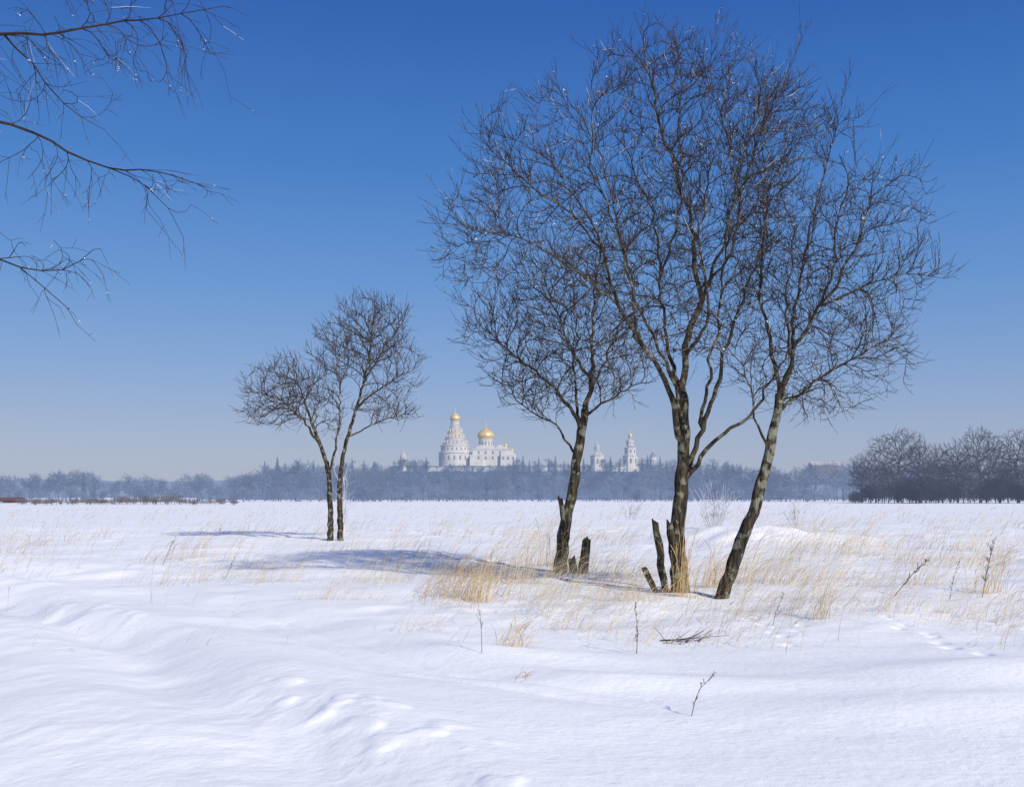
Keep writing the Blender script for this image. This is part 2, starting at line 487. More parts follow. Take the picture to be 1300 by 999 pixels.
# middle tree
Y2 = 18.1
T = Tree(2)
T.guide(g(Y2, [(866, 762, 0), (863, 735, 0), (861, 700, 0), (861, 650, 0), (866, 590, .05), (868, 540, .1), (867, 505, .1)]), .155, .08, 'trunk', ok=.95)
T.guide(g(Y2, [(865, 565, .1), (848, 505, -.2), (808, 438, -.5), (780, 385, -.7), (762, 320, -.9), (735, 262, -1.), (695, 205, -1.2)]), .056, .007, 'limb1', ok=.4)
T.guide(g(Y2, [(867, 505, .1), (872, 440, .2), (882, 380, .3), (880, 310, .4), (868, 230, .3), (840, 150, .2), (822, 90, .1), (815, 26, 0)]), .065, .004, 'limb2')
T.guide(g(Y2, [(880, 395, .3), (905, 330, .7), (930, 260, 1.), (955, 190, 1.2), (980, 115, 1.4)]), .038, .005, 'limb3')
T.guide(g(Y2, [(867, 505, .1), (847, 445, .5), (838, 360, .8), (830, 280, 1.), (800, 200, 1.2), (770, 150, 1.3)]), .042, .005, 'limb4')
T.guide(g(Y2, [(864, 622, .05), (886, 580, -.1), (918, 550, -.3), (960, 520, -.45), (985, 480, -.5), (1010, 430, -.6)]), .048, .01, 'limb5', ok=.55)
T.guide(g(Y2, [(865, 605, .05), (888, 545, .2), (916, 480, .4), (936, 400, .6), (960, 320, .8), (968, 230, .9)]), .05, .006, 'limb6', ok=.35)
T.guide(g(Y2, [(780, 385, -.7), (720, 340, -.9), (660, 305, -1.2), (610, 292, -1.4)]), .026, .004, 'limb7')
T.guide(g(Y2, [(882, 375, .3), (915, 340, -.3), (940, 270, -.8), (925, 190, -1.), (900, 120, -1.2), (885, 75, -1.2)]), .03, .005, 'limb8')
T.guide(g(Y2, [(868, 545, .1), (852, 480, -.4), (815, 400, -.9), (790, 300, -1.2), (765, 200, -1.3), (740, 145, -1.3)]), .038, .005, 'limb9', ok=.3)
T.guide(g(Y2, [(872, 450, .2), (895, 400, -.4), (890, 300, -.8), (905, 210, -1.), (925, 130, -1.1)]), .032, .005, 'limb10', ok=.3)
T.guide(g(Y2, [(888, 545, .2), (903, 500, -.3), (912, 430, -.6), (926, 340, -.7), (945, 250, -.6), (950, 160, -.5)]), .034, .005, 'limb11', ok=.35)
T.guide(g(Y2, [(808, 438, -.5), (798, 350, -.2), (775, 270, .1), (755, 190, .3), (752, 118, .4)]), .03, .004, 'limb12', ok=.25)
T.guide(g(Y2, [(838, 360, .8), (858, 270, 1.1), (862, 190, 1.2), (870, 110, 1.2), (862, 55, 1.1)]), .026, .004, 'limb13', ok=.2)
T.guide(g(Y2, [(762, 320, -.9), (722, 270, -.6), (662, 228, -.5), (612, 180, -.4)]), .022, .004, 'limb14', ok=.2)
T.guide(g(Y2, [(955, 190, 1.2), (985, 130, 1.5), (1002, 85, 1.6), (1024, 38, 1.7)]), .010, .003, 'limb15', ok=.2, wob=.01)
T.guide(g(Y2, [(900, 120, -1.2), (903, 70, -1.3), (912, 30, -1.3)]), .008, .003, 'limb16', ok=.2, wob=.01)
T.guide(g(Y2, [(765, 200, -1.3), (722, 140, -1.4), (704, 100, -1.5)]), .010, .003, 'limb17', ok=.2, wob=.01)
T.guide(g(Y2, [(846, 762, -.1), (838, 705, -.12), (832, 662, -.15)]), .07, .055, 'broken_stem1', ok=2)
T.guide(g(Y2, [(838, 762, -.12), (828, 740, -.14), (820, 722, -.16)]), .055, .045, 'broken_stem2', ok=2)
T.guide(g(Y2, [(858, 720, -.1), (854, 690, -.11), (850, 664, -.13)]), .08, .06, 'broken_stem3', ok=2)
att = lobes_att([(815, 112, 90, 66, 0, 1.1, 290), (695, 220, 92, 80, -1, 1.3, 360), (905, 180, 105, 110, .2, 2., 520), (648, 295, 92, 80, -1.1, 1.2, 330),
                 (775, 285, 120, 110, 0, 2.2, 540), (890, 320, 110, 125, 0, 2.2, 540), (985, 195, 70, 100, .9, 1.2, 250), (600, 325, 42, 48, -1.2, .6, 60), (840, 420, 90, 55, 0, 1.6, 150)], Y2, T.rng, .9)
T.grow(att, .13, 1.3, .18, 70, 1.0, (0, 0, .26), .17)
wl = lambda q: .35+.65*(1 if q.x < 2.0 or q.z > 7 else .4)
build_tree('bare_tree', 'largest bare tree with forked lichen grey trunk, between the two leaning trees', 'tree', T, basept(864, 752), bm, .0042, (1.9, .13, .42, .0036, .4, .03, 1.2),
           (480, .008, .0145, wl), (0, .035, [(P(880, 420, Y2), .9, 150), (P(985, 200, Y2+.9), .9, 90), (P(905, 90, Y2), .9, 60), (P(800, 330, Y2), .9, 60)]))
# left tree of the group
Y1 = 24.1
T = Tree(1)
T.guide(g(Y1, [(711, 732, 0), (714, 700, 0), (719, 660, 0), (728, 610, 0), (737, 560, 0), (743, 520, 0)]), .155, .085, 'trunk', ok=.9)
T.guide(g(Y1, [(743, 520, 0), (748, 480, .2), (752, 430, .3), (757, 370, .3), (762, 300, .3)]), .06, .008, 'limb1')
T.guide(g(Y1, [(740, 545, 0), (715, 510, -.3), (685, 478, -.6), (650, 448, -.8), (615, 420, -1)]), .05, .008, 'limb2')
T.guide(g(Y1, [(746, 500, .1), (765, 465, .6), (782, 425, .9), (798, 380, 1.1)]), .042, .008, 'limb3')
T.guide(g(Y1, [(748, 480, .2), (722, 440, -.4), (702, 395, -.8), (684, 345, -1.1)]), .042, .008, 'limb4')
T.guide(g(Y1, [(741, 530, 0), (772, 508, -.4), (800, 490, -.7), (825, 485, -.8)]), .036, .008, 'limb5')
T.guide(g(Y1, [(733, 578, 0), (705, 540, .4), (670, 520, .7), (640, 495, .9)]), .036, .008, 'limb6')
T.guide(g(Y1, [(739, 540, 0), (728, 490, .5), (733, 430, .9), (725, 355, 1.1)]), .038, .008, 'limb7')
T.guide(g(Y1, [(722, 692, -.1), (714, 655, -.15), (711, 632, -.2)]), .07, .05, 'broken_stem1', ok=2)
att = lobes_att([(650, 415, 66, 66, -.6, 1.3, 360), (700, 465, 66, 66, 0, 1.6, 370), (745, 400, 66, 90, 0, 1.7, 430), (778, 470, 52, 52, 0, 1.3, 220), (660, 490, 42, 36, .5, 1., 130), (690, 370, 62, 66, -.3, 1.2, 260)], Y1, T.rng, .8)
T.grow(att, .15, 1.5, .21, 60, 1.0, (0, 0, .2), .17)
build_tree('bare_tree', 'bare tree with dark trunk leaning slightly right, left of the largest tree', 'tree', T, basept(712, 724), bm, .0052, (1.9, .15, .46, .0046, .34, .03, 1.2), (280, .010, .018, lambda q: 1))
# right tree of the group
Y3 = 17.4
T = Tree(3)
T.guide(g(Y3, [(913, 770, 0), (922, 742, 0), (937, 700, 0), (955, 650, 0), (972, 590, 0), (984, 540, 0), (990, 500, 0)]), .115, .066, 'trunk', ok=.9)
T.guide(g(Y3, [(990, 500, 0), (985, 440, .2), (972, 380, .3), (966, 300, .3), (968, 220, .2), (975, 140, .2)]), .038, .005, 'limb1')
T.guide(g(Y3, [(990, 505, 0), (1010, 450, -.2), (1040, 390, -.4), (1080, 320, -.6), (1110, 250, -.7), (1122, 205, -.7)]), .042, .005, 'limb2')
T.guide(g(Y3, [(988, 520, 0), (1030, 490, .3), (1080, 457, .6), (1130, 432, .8), (1155, 424, .9)]), .032, .005, 'limb3')
T.guide(g(Y3, [(1010, 450, -.2), (1012, 380, .3), (1025, 300, .6), (1045, 220, .8), (1060, 155, 1.)]), .032, .005, 'limb4')
T.guide(g(Y3, [(1040, 390, -.4), (1100, 362, -.6), (1145, 347, -.8), (1195, 352, -.9)]), .023, .004, 'limb5')
T.guide(g(Y3, [(977, 572, 0), (960, 530, -.4), (950, 480, -.7), (930, 440, -.8)]), .026, .006, 'limb6')
T.guide(g(Y3, [(986, 530, 0), (1000, 470, .5), (995, 400, .8), (1005, 320, 1.), (1000, 250, 1.1)]), .032, .005, 'limb7', ok=.3)
T.guide(g(Y3, [(1040, 390, -.4), (1058, 330, -.9), (1070, 260, -1.1), (1085, 180, -1.2)]), .024, .004, 'limb8', ok=.2)
T.guide(g(Y3, [(1045, 220, .8), (1065, 150, 1.), (1080, 95, 1.1)]), .009, .003, 'limb9', ok=.2, wob=.01)
T.guide(g(Y3, [(1110, 250, -.7), (1140, 225, -.8), (1168, 214, -.9)]), .009, .003, 'limb10', ok=.2, wob=.01)
att = lobes_att([(1060, 220, 70, 88, .3, 1.2, 330), (1105, 310, 70, 82, -.3, 1.3, 350), (1040, 360, 85, 105, 0, 1.7, 420), (1095, 420, 62, 72, .2, 1.3, 300), (1010, 455, 65, 60, 0, 1.3, 220),
                 (1045, 505, 55, 30, 0, .9, 100), (975, 300, 50, 115, .2, 1., 240), (1150, 350, 38, 45, -.4, .7, 80), (1125, 470, 34, 40, .6, .5, 60), (945, 440, 40, 60, -.5, .7, 90)], Y3, T.rng, .9)
T.grow(att, .13, 1.3, .18, 60, 1.0, (0, 0, .2), .17)
build_tree('bare_tree', 'bare tree with slender trunk leaning sharply right, right of the largest tree', 'tree', T, basept(918, 757), bm, .004, (1.9, .12, .40, .0035, .34, .03, 1.2), (300, .008, .0145, lambda q: 1),
           (0, .03, [(P(1050, 360, Y3), .7, 40)]))
# small tree farther left
Y4 = 40.0
T = Tree(4)
T.guide(g(Y4, [(420, 692, 0), (419, 650, 0), (417, 600, 0), (406, 562, 0), (395, 535, 0)]), .12, .06, 'trunk1', ok=.9)
T.guide(g(Y4, [(433, 692, .05), (431, 650, .05), (432, 605, .1), (440, 560, .2), (452, 520, .2), (465, 470, .2), (472, 420, .2)]), .12, .02, 'trunk2', attach=False, ok=.6)
T.guide(g(Y4, [(406, 562, 0), (380, 530, -.4), (350, 507, -.6), (318, 495, -.8)]), .055, .012, 'limb1')
T.guide(g(Y4, [(395, 535, 0), (385, 500, .5), (370, 470, .8)]), .05, .012, 'limb2')
T.guide(g(Y4, [(417, 600, 0), (427, 555, -.6), (432, 510, -.8), (425, 460, -1)]), .05, .012, 'limb3')
T.guide(g(Y4, [(452, 520, .2), (488, 490, -.3), (525, 468, -.6)]), .045, .01, 'limb4')
T.guide(g(Y4, [(459, 490, .2), (490, 440, .8), (510, 405, 1.)]), .045, .01, 'limb5')
T.guide(g(Y4, [(442, 555, .2), (480, 535, .3), (520, 525, .4)]), .035, .01, 'limb6')
att = lobes_att([(368, 500, 60, 44, 0, 1.5, 440), (340, 520, 36, 30, 0, 1., 130), (468, 428, 58, 48, 0, 1.7, 430), (500, 465, 45, 48, 0, 1.4, 320), (432, 450, 36, 48, -.3, 1.2, 220), (490, 522, 45, 20, .2, 1., 130), (415, 530, 26, 26, 0, .8, 50)], Y4, T.rng, .6)
T.grow(att, .2, 2.2, .25, 50, 1.0, (0, 0, .22), .15)
build_tree('bare_tree', 'small bare tree with twin trunks standing alone at left, before the distant wood', 'tree', T, basept(425, 686), {**bm, 'crown': M['twig_far']}, .0085, (1.7, .22, .6, .0072, .34, .05, .7), (110, .013, .023, lambda q: 1))

def bush(name, label, cat, px, py, hpx, wpx, n, m, seed, tip, group=None):
    rng = random.Random(seed)
    x, y = gp(px, py); k = y/F
    H = hpx*k; Wd = wpx*k
    z = g1(x, y)
    root = thing(name, label, cat, (x, y, z), group)
    V, Fc = [], []; V2, F2 = [], []
    for i in range(n):
        a = rng.uniform(0, 6.283); rr = rng.random()**.6*Wd*.5
        b = Vector((math.cos(a)*rr*.25, math.sin(a)*rr*.25, -.05)); t = Vector((math.cos(a)*rr, math.sin(a)*rr, H*rng.uniform(.6, 1)*(1-.35*(rr/(Wd*.5))**2)))
        mid = b.lerp(t, .5)+Vector((rng.gauss(0, .06*H), rng.gauss(0, .06*H), .1*H))
        pts = catmull([b, mid, t], H/5)
        rd = [tip*(2-1.2*j/(len(pts)-1)) for j in range(len(pts))]
        tube(V, Fc, pts, rd, 4)
        for j in range(1, len(pts)):
            for _ in range(3):
                d = (pts[j]-pts[j-1]).normalized()+Vector((rng.gauss(0, .6), rng.gauss(0, .6), rng.gauss(.2, .3)))
                e = pts[j]+d.normalized()*H*rng.uniform(.08, .22)
                tube(V2, F2, [pts[j], pts[j].lerp(e, .5)+Vector((0, 0, .01*H)), e], [tip, tip*.9, tip*.7], 3)
    link('stem', V, Fc, M['weed'] if m != M['frost_twig'] else m, root); link('twigs', V2, F2, m, root)['kind'] = 'stuff'
    return root
bush('frosted_sapling', 'thin white frosted sapling beside the small twin trunk tree', 'shrub', 436, 678, 110, 60, 7, M['frost_twig'], 71, .007)
bush('frosted_shrub', 'white frosted shrub on the snow mound behind the largest tree', 'shrub', 905, 670, 62, 66, 26, M['frost_twig'], 72, .006)
bush('frosted_shrub', 'low frosted shrub on the mound, right of the leaning tree', 'shrub', 1010, 668, 34, 46, 16, M['frost_twig'], 73, .006)
bush('frosted_shrub', 'small frosted shrub in the field between the left group tree and the largest tree', 'shrub', 800, 660, 30, 46, 14, M['frost_twig'], 74, .007)

# ------------------------------------------------------------------ overhanging birch at the left
YB = 9.5
T = Tree(9)
def gb(L): return [P(a, b, YB+c) for a, b, c in L]
zb = g1(-6.3, YB)
T.guide([Vector((-6.3, YB, zb-.1)), Vector((-6.28, YB, 2)), Vector((-6.2, YB+.1, 4)), Vector((-6.1, YB+.1, 6)), Vector((-6.0, YB, 8)), Vector((-5.9, YB, 10.5))], .17, .02, 'trunk', ok=2)
T.guide(gb([(-250, 120, 0), (-120, 60, -.1), (0, 43, -.2), (70, 42, -.3), (130, 30, -.3), (200, 24, -.4), (285, 8, -.4)]), .030, .0025, 'limb1', ok=.35, wob=.012)
T.guide(gb([(-255, 200, 0), (-120, 150, .2), (-20, 150, .3), (40, 168, .3), (85, 192, .3), (140, 213, .3), (205, 218, .3), (274, 240, .3)]), .026, .0025, 'limb2', ok=.4, wob=.012)
T.guide(gb([(-258, 380, 0), (-140, 320, -.2), (-40, 318, -.3), (20, 340, -.3), (75, 342, -.3), (118, 318, -.3)]), .020, .0028, 'limb3', ok=.5, wob=.012)
T.guide(gb([(-240, 20, 0), (-120, -70, .2), (0, -90, .3), (100, -80, .4), (190, -40, .4)]), .027, .003, 'limb4', ok=.35, wob=.01)
T.guide(gb([(0, 44, -.2), (40, 80, -.1), (75, 130, 0), (130, 165, .1)]), .011, .0025, 'limb5', ok=.3, wob=.01)
T.guide(gb([(140, 213, .3), (185, 235, .2), (215, 265, .2), (232, 300, .2)]), .007, .0022, 'limb6', ok=.2, wob=.008)
T.guide(gb([(20, 340, -.3), (55, 365, -.3), (85, 390, -.3), (96, 412, -.3)]), .006, .0022, 'limb7', ok=.2, wob=.008)
T.guide(gb([(-240, 0, 0), (-150, -200, .4), (-60, -320, .6)]), .04, .008, 'limb8', ok=.4)
T.guide(gb([(-240, 0, 0), (-330, -160, -.4), (-420, -260, -.6)]), .04, .008, 'limb9', ok=.4)
att = lobes_att([(110, 45, 160, 50, -.2, .5, 110), (30, 105, 80, 60, 0, .5, 60), (215, 50, 70, 60, -.3, .4, 44), (120, -60, 130, 60, .3, .6, 70), (200, 240, 55, 40, .3, .35, 36), (60, 215, 80, 40, .2, .4, 32),
                 (55, 330, 75, 34, -.3, .4, 44), (50, 362, 36, 26, -.3, .3, 12), (-60, -280, 150, 120, .4, .8, 80), (-380, -220, 150, 120, -.4, .8, 80)], YB, T.rng)
T.grow(att, .08, .9, .12, 60, 1.2, (0, 0, -.1), .16)
build_tree('birch_tree', 'birch whose thin drooping branches hang into the upper left corner', 'tree', T, (-6.3, YB, zb), {'trunk': M['birch'], 'limb': M['birch_twig'], 'crown': M['birch_twig']}, .0023, (.62, .10, .38, .0018, -.35, .009, .9), (170, .004, .008, lambda q: 1), (0, .012, [(P(150, 60, YB), .8, 30), (P(220, 300, YB), .7, 10)]), pw=2.4, rime=.03)

# ------------------------------------------------------------------ stumps beside the left tree
def stump(px, py, hpx, rpx, lean, label, seed):
    rng = random.Random(seed)
    x, y = gp(px, py); k = y/F; z = g1(x, y)
    root = thing('tree_stump', label, 'stump', (x, y, z))
    H = hpx*k; r = rpx*k; n = 14
    V, Fc = [], []
    ring = 7
    for i in range(ring):
        t = i/(ring-1)
        for j in range(n):
            a = 6.283*j/n
            rr = r*(1.35-.5*t**.5)*(1+.12*math.sin(3*a+seed)+rng.uniform(-.1, .1))
            zz = -.1+(H+.1)*t+(.2*H*math.sin(a+seed)*max(0, t-.6)*2.4)+(rng.uniform(-.08, .12)*H if i == ring-1 else 0)
            V.append(Vector((math.cos(a)*rr+lean*H*t, math.sin(a)*rr, zz)))
    for i in range(ring-1):
        for j in range(n):
            Fc.append((i*n+j, i*n+(j+1) % n, (i+1)*n+(j+1) % n, (i+1)*n+j))
    link('bark', V, Fc, M['bark'], root)
    top = V[-n:]; c = sum(top, Vector())/n
    link('broken_top', [c-Vector((0, 0, .07))]+top, [(0, 1+j, 1+(j+1) % n) for j in range(n)], M['cut'], root)
stump(739, 727, 38, 6, .14, 'short broken stump close to the right of the left group tree', 3)
stump(729, 725, 20, 5, -.2, 'lowest broken stump at the very foot of the left group tree', 8)

# ------------------------------------------------------------------ grasses and weeds
def blade(V, Fc, b, H, lean, rng, w, head=0.0, droop=.3, hw=.008):
    az = lean[0]+rng.gauss(0, lean[2]); mag = max(0, lean[1]*rng.uniform(.3, 1.6))
    d = Vector((math.cos(az), math.sin(az), 0))
    wv = Vector((rng.gauss(0, 1), rng.gauss(0, .45), 0)).normalized()
    n = 5; k = len(V)
    for i in range(n+1):
        t = i/n
        q = b+d*(H*mag*(t*.35+t*t*.65+droop*max(0, t-.5)**2*2))+Vector((0, 0, H*(t-droop*max(0, t-.5)**2*1.3)/(1+.35*mag*mag*t)))
        ww = w*(1-.6*t)
        if head and t > .7: ww = hw*(1.25-t)*2
        V.append(q-wv*ww*.5); V.append(q+wv*ww*.5)
    for i in range(n):
        a = k+2*i
        Fc.append((a, a+1, a+3, a+2))

def tuft(label, px, py, wpx, hpx, n, m, seed, lean=(0, .35, .7), w=.006, head=.4, flat=.6, droop=.45):
    rng = random.Random(seed)
    x, y = gp(px, py); k = y/F
    root_z = g1(x, y)
    V, Fc = [], []
    cg = lambda: max(-1.9, min(1.9, rng.gauss(0, 1)))
    n = int(n*.72)
    B = [(cg()*wpx*k*.28, cg()*wpx*k*.28*flat) for _ in range(n)]
    zs = G(np.array([x+b[0] for b in B]), np.array([y+b[1] for b in B]))
    for (bx, by), gz in zip(B, zs):
        H = hpx*k*(rng.uniform(.3, 1.0) if rng.random() < .72 else rng.uniform(.9, 1.45))*math.exp(-(bx/(wpx*k*.6))**2)
        blade(V, Fc, Vector((bx, by, float(gz)-root_z-.03)), H, lean, rng, w*rng.uniform(.7, 1.35), head if rng.random() < .5 else 0, droop, .0105)
    o = link('grass_tuft', V, Fc, m, loc=(x, y, root_z))
    tag(o, label, 'grass tuft')
tuft('broad dense golden grass tuft on the snow, left of the group of trees', 590, 762, 96, 82, 270, M['gold_grass'], 1, (0, .5, .8), .0052)
tuft('paler golden grass tuft just right of the broad golden tuft', 650, 742, 100, 78, 210, M['pale_grass'], 2, (0, .6, .7), .0055)
tuft('upright golden grass tuft wrapped round the foot of the largest tree', 868, 758, 46, 92, 120, M['gold_grass'], 3, (.8, .22, 1.4), .0055)
tuft('low brownish grass tuft in the open snow below the broad golden tuft', 648, 830, 60, 50, 110, M['gold_grass'], 4, (0, .7, .9), .0038)
tuft('tall pale grass tuft leaning right, standing alone at right', 1040, 784, 26, 145, 70, M['pale_grass'], 5, (0, .42, .4), .0048)
tuft('spread pale grass tuft right of the leaning tree foot', 965, 738, 130, 78, 230, M['pale_grass'], 6, (0, .7, .6), .0055)
tuft('thin pale grass tuft behind the broken stump', 690, 716, 80, 66, 140, M['pale_grass'], 7, (0, .5, .8), .0075)
tuft('loose pale grass tuft farther back at right, beyond the tall leaning tuft', 1090, 706, 130, 68, 170, M['pale_grass'], 8, (0, .7, .6), .0075)
tuft('brownish grass tuft near the right edge', 1252, 752, 56, 78, 110, M['gold_grass'], 9, (0.3, .45, .9), .0052)
tuft('low pale grass tuft at left, below the twin trunk tree', 345, 742, 110, 46, 130, M['pale_grass'], 10, (0, .8, .7), .005)
tuft('sparse arching grass tuft in the snow between the low brownish tuft and the trees', 712, 800, 110, 72, 120, M['pale_grass'], 11, (0, .9, .5), .004, droop=.6)
tuft('sparse grass tuft lying over in the snow below the twin trunk tree', 425, 765, 120, 48, 120, M['pale_grass'], 12, (0, 1., .5), .004, droop=.6)
tuft('very small brown grass tuft nearest the lower middle', 660, 862, 30, 22, 40, M['gold_grass'], 13, (0, .7, 1.2), .003)
tuft('tuft of pale stalks at the foot of the broken stems, left of the largest tree', 800, 765, 90, 60, 120, M['pale_grass'], 14, (2.8, .6, .9), .0042)
tuft('golden grass tuft at the foot of the leaning tree', 905, 745, 44, 72, 110, M['gold_grass'], 15, (0, .4, .9), .0055)
tuft('pale grass tuft at the far right between the tall tuft and the right edge', 1175, 742, 120, 62, 140, M['pale_grass'], 16, (0, .8, .6), .0055)
tuft('arching pale grass tuft right of the fallen twigs', 985, 775, 100, 60, 90, M['pale_grass'], 17, (0, .9, .5), .004, droop=.6)
tuft('loose pale grass tuft in open snow directly right of the twin trunk tree', 505, 722, 120, 52, 130, M['pale_grass'], 18, (0, .85, .6), .006, droop=.5)
tuft('wispy pale grass tuft behind the track, left of the twin trunk tree', 255, 708, 130, 46, 110, M['pale_grass'], 19, (0, .85, .6), .007, droop=.5)
tuft('wispy grass tuft in the near snow left of the low brownish tuft', 520, 805, 90, 48, 56, M['pale_grass'], 20, (0, 1., .5), .0038, droop=.6)
tuft('wispy bent grass tuft just below the foot of the leaning tree', 930, 775, 90, 62, 80, M['pale_grass'], 21, (0, .9, .5), .0042, droop=.6)
tuft('tall loose grass tuft behind the leaning tree, before the snow mound', 1010, 712, 120, 74, 150, M['pale_grass'], 22, (0, .6, .6), .0065)
tuft('golden grass tuft at the foot of the left group tree', 708, 730, 50, 60, 90, M['gold_grass'], 23, (0, .45, .9), .0065)
tuft('loose tall grass tuft between the far right pale tuft and the right edge, farther back', 1225, 700, 120, 52, 110, M['pale_grass'], 24, (0, .7, .6), .008)

def meadow():
    rng = random.Random(44); nr = np.random.default_rng(44)
    K = 110000
    py = 641+(nr.random(K)**1.05)*185; px = nr.uniform(-120, 1420, K)
    Y = CH*F/(py-HZ); X = (px-650)/F*Y
    dn = fbm(X/2.0, Y/2.8, 101, 3)
    pr = np.clip(.17+1.7*dn, .02, .8)
    pr = np.where(px < 520, pr*np.where(py < 700, .8, np.where(py < 745, .6, .05)), pr)
    pr = np.where((px > 330) & (px <= 520) & (py > 735), pr*4, pr)
    pr = np.where(py > 745, pr*np.where((px > 540) & (px < 820), .7, .5), pr)
    pr = np.where(py > 785, pr*.5, pr)
    pr = np.where((px > 540) & (py < 760), pr*1.25, pr)
    sel = np.nonzero(nr.random(K) < pr)[0][:11000]
    zs = G(X[sel], Y[sel])
    V, Fc = [], []
    for i, z in zip(sel, zs):
        x, y = float(X[i]), float(Y[i])
        H = rng.uniform(.2, .72)
        if rng.random() < .14: H *= 1.5
        w = max(.0044, y*.00027)
        blade(V, Fc, Vector((x, y, float(z)-.03)), H, (0, .9, .55), rng, w, .5 if rng.random() < .5 else 0, .6, max(.0105, y*.00045))
    o = link('dry_grass', V, Fc, M['meadow'])
    tag(o, 'thin dry grass stalks scattered all over the snowy field', 'grass', kind='stuff')
meadow()

def weed(label, px, py, tx, ty, nb, seed, r=.004, m='weed'):
    rng = random.Random(seed)
    x, y = gp(px, py); z = g1(x, y); k = y/F
    root = thing('dead_weed', label, 'weed', (x, y, z))
    t = Vector(((tx-px)*k, rng.uniform(-.05, .05), (py-ty)*k))
    pts = catmull([Vector((0, 0, -.05)), t*.5+Vector((rng.gauss(0, .02), 0, .03)), t], t.length/9)
    V, Fc = [], []
    tube(V, Fc, pts, [r*(1.1-.6*i/(len(pts)-1)) for i in range(len(pts))], 5)
    link('stalk', V, Fc, M[m], root)
    V, Fc = [], []
    for i in range(nb):
        j = rng.randrange(len(pts)//3, len(pts)); q = pts[j]
        d = (t.normalized()*1.0+Vector((rng.gauss(0, .45), rng.gauss(0, .45), rng.uniform(0, .3)))).normalized()
        e = q+d*t.length*rng.uniform(.06, .2)
        tube(V, Fc, [q, q.lerp(e, .5)+Vector((0, 0, -.004)), e], [r*.55, r*.5, r*.4], 4)
        for u in range(5):
            blob(V, Fc, q.lerp(e, .5+.1*u)+Vector((rng.gauss(0, .006), rng.gauss(0, .006), rng.gauss(0, .006))), r*rng.uniform(.8, 1.6), rng)
    link('seed_heads', V, Fc, M[m], root)['kind'] = 'stuff'
weed('dark brown weed leaning right, out in the snow right of the tall grass tuft', 1133, 752, 1173, 710, 18, 1, .007)
weed('tall reddish brown weed near the right edge', 1246, 757, 1262, 690, 26, 2, .005)
weed('nearest thin grey weed at the bottom, right of the middle', 876, 907, 902, 858, 12, 3, .003)
weed('thin dark weed standing in open snow between the stumps and the fallen twigs', 808, 828, 806, 772, 11, 4, .0042)
weed('short brown weed in the open snow left of the tall leaning tuft', 980, 790, 995, 752, 9, 5, .0035)
weed('single bent weed below the broad golden grass tuft', 612, 838, 606, 770, 7, 6, .0028)
weed('small dark weed at far left behind the track', 205, 722, 222, 690, 9, 7, .005)
weed('small weed behind the lumpy track edge, left of the low pale tuft', 285, 735, 300, 705, 8, 8, .004)
weed('slender weed between the far right grass tuft and the reddish brown weed', 1205, 760, 1216, 716, 10, 9, .004)

def fallen(label, px, py, wpx, seed):
    rng = random.Random(seed)
    x, y = gp(px, py); z = g1(x, y); k = y/F; L = wpx*k
    V, Fc = [], []
    for i in range(15):
        a = rng.gauss(0, .7) if i else 0; s0 = rng.uniform(-.5, .15)*L if i else -.5*L
        l = L*(1 if i == 0 else rng.uniform(.25, .5))
        p0 = Vector((s0, rng.gauss(0, .06), .03)); pts = []
        for j in range(6):
            q = p0+Vector((math.cos(a)*l*j/5, math.sin(a)*l*j/5, 0))+Vector((0, rng.gauss(0, .015), 0))
            pts.append(q)
        zz = G(np.array([x+q.x for q in pts]), np.array([y+q.y for q in pts]))
        up = rng.uniform(.2, 1.4)
        for j, q in enumerate(pts): q.z = float(zz[j])-z+.012+.11*(j/5)*(up if i else .5)
        tube(V, Fc, pts, [.007*(1-.6*j/5)*(1 if i == 0 else .65) for j in range(6)], 5)
    o = link('fallen_twigs', V, Fc, M['weed'], loc=(x, y, z)); tag(o, label, 'fallen branch')
fallen('dark fallen twigs lying on the snow below the largest tree', 883, 812, 88, 1)

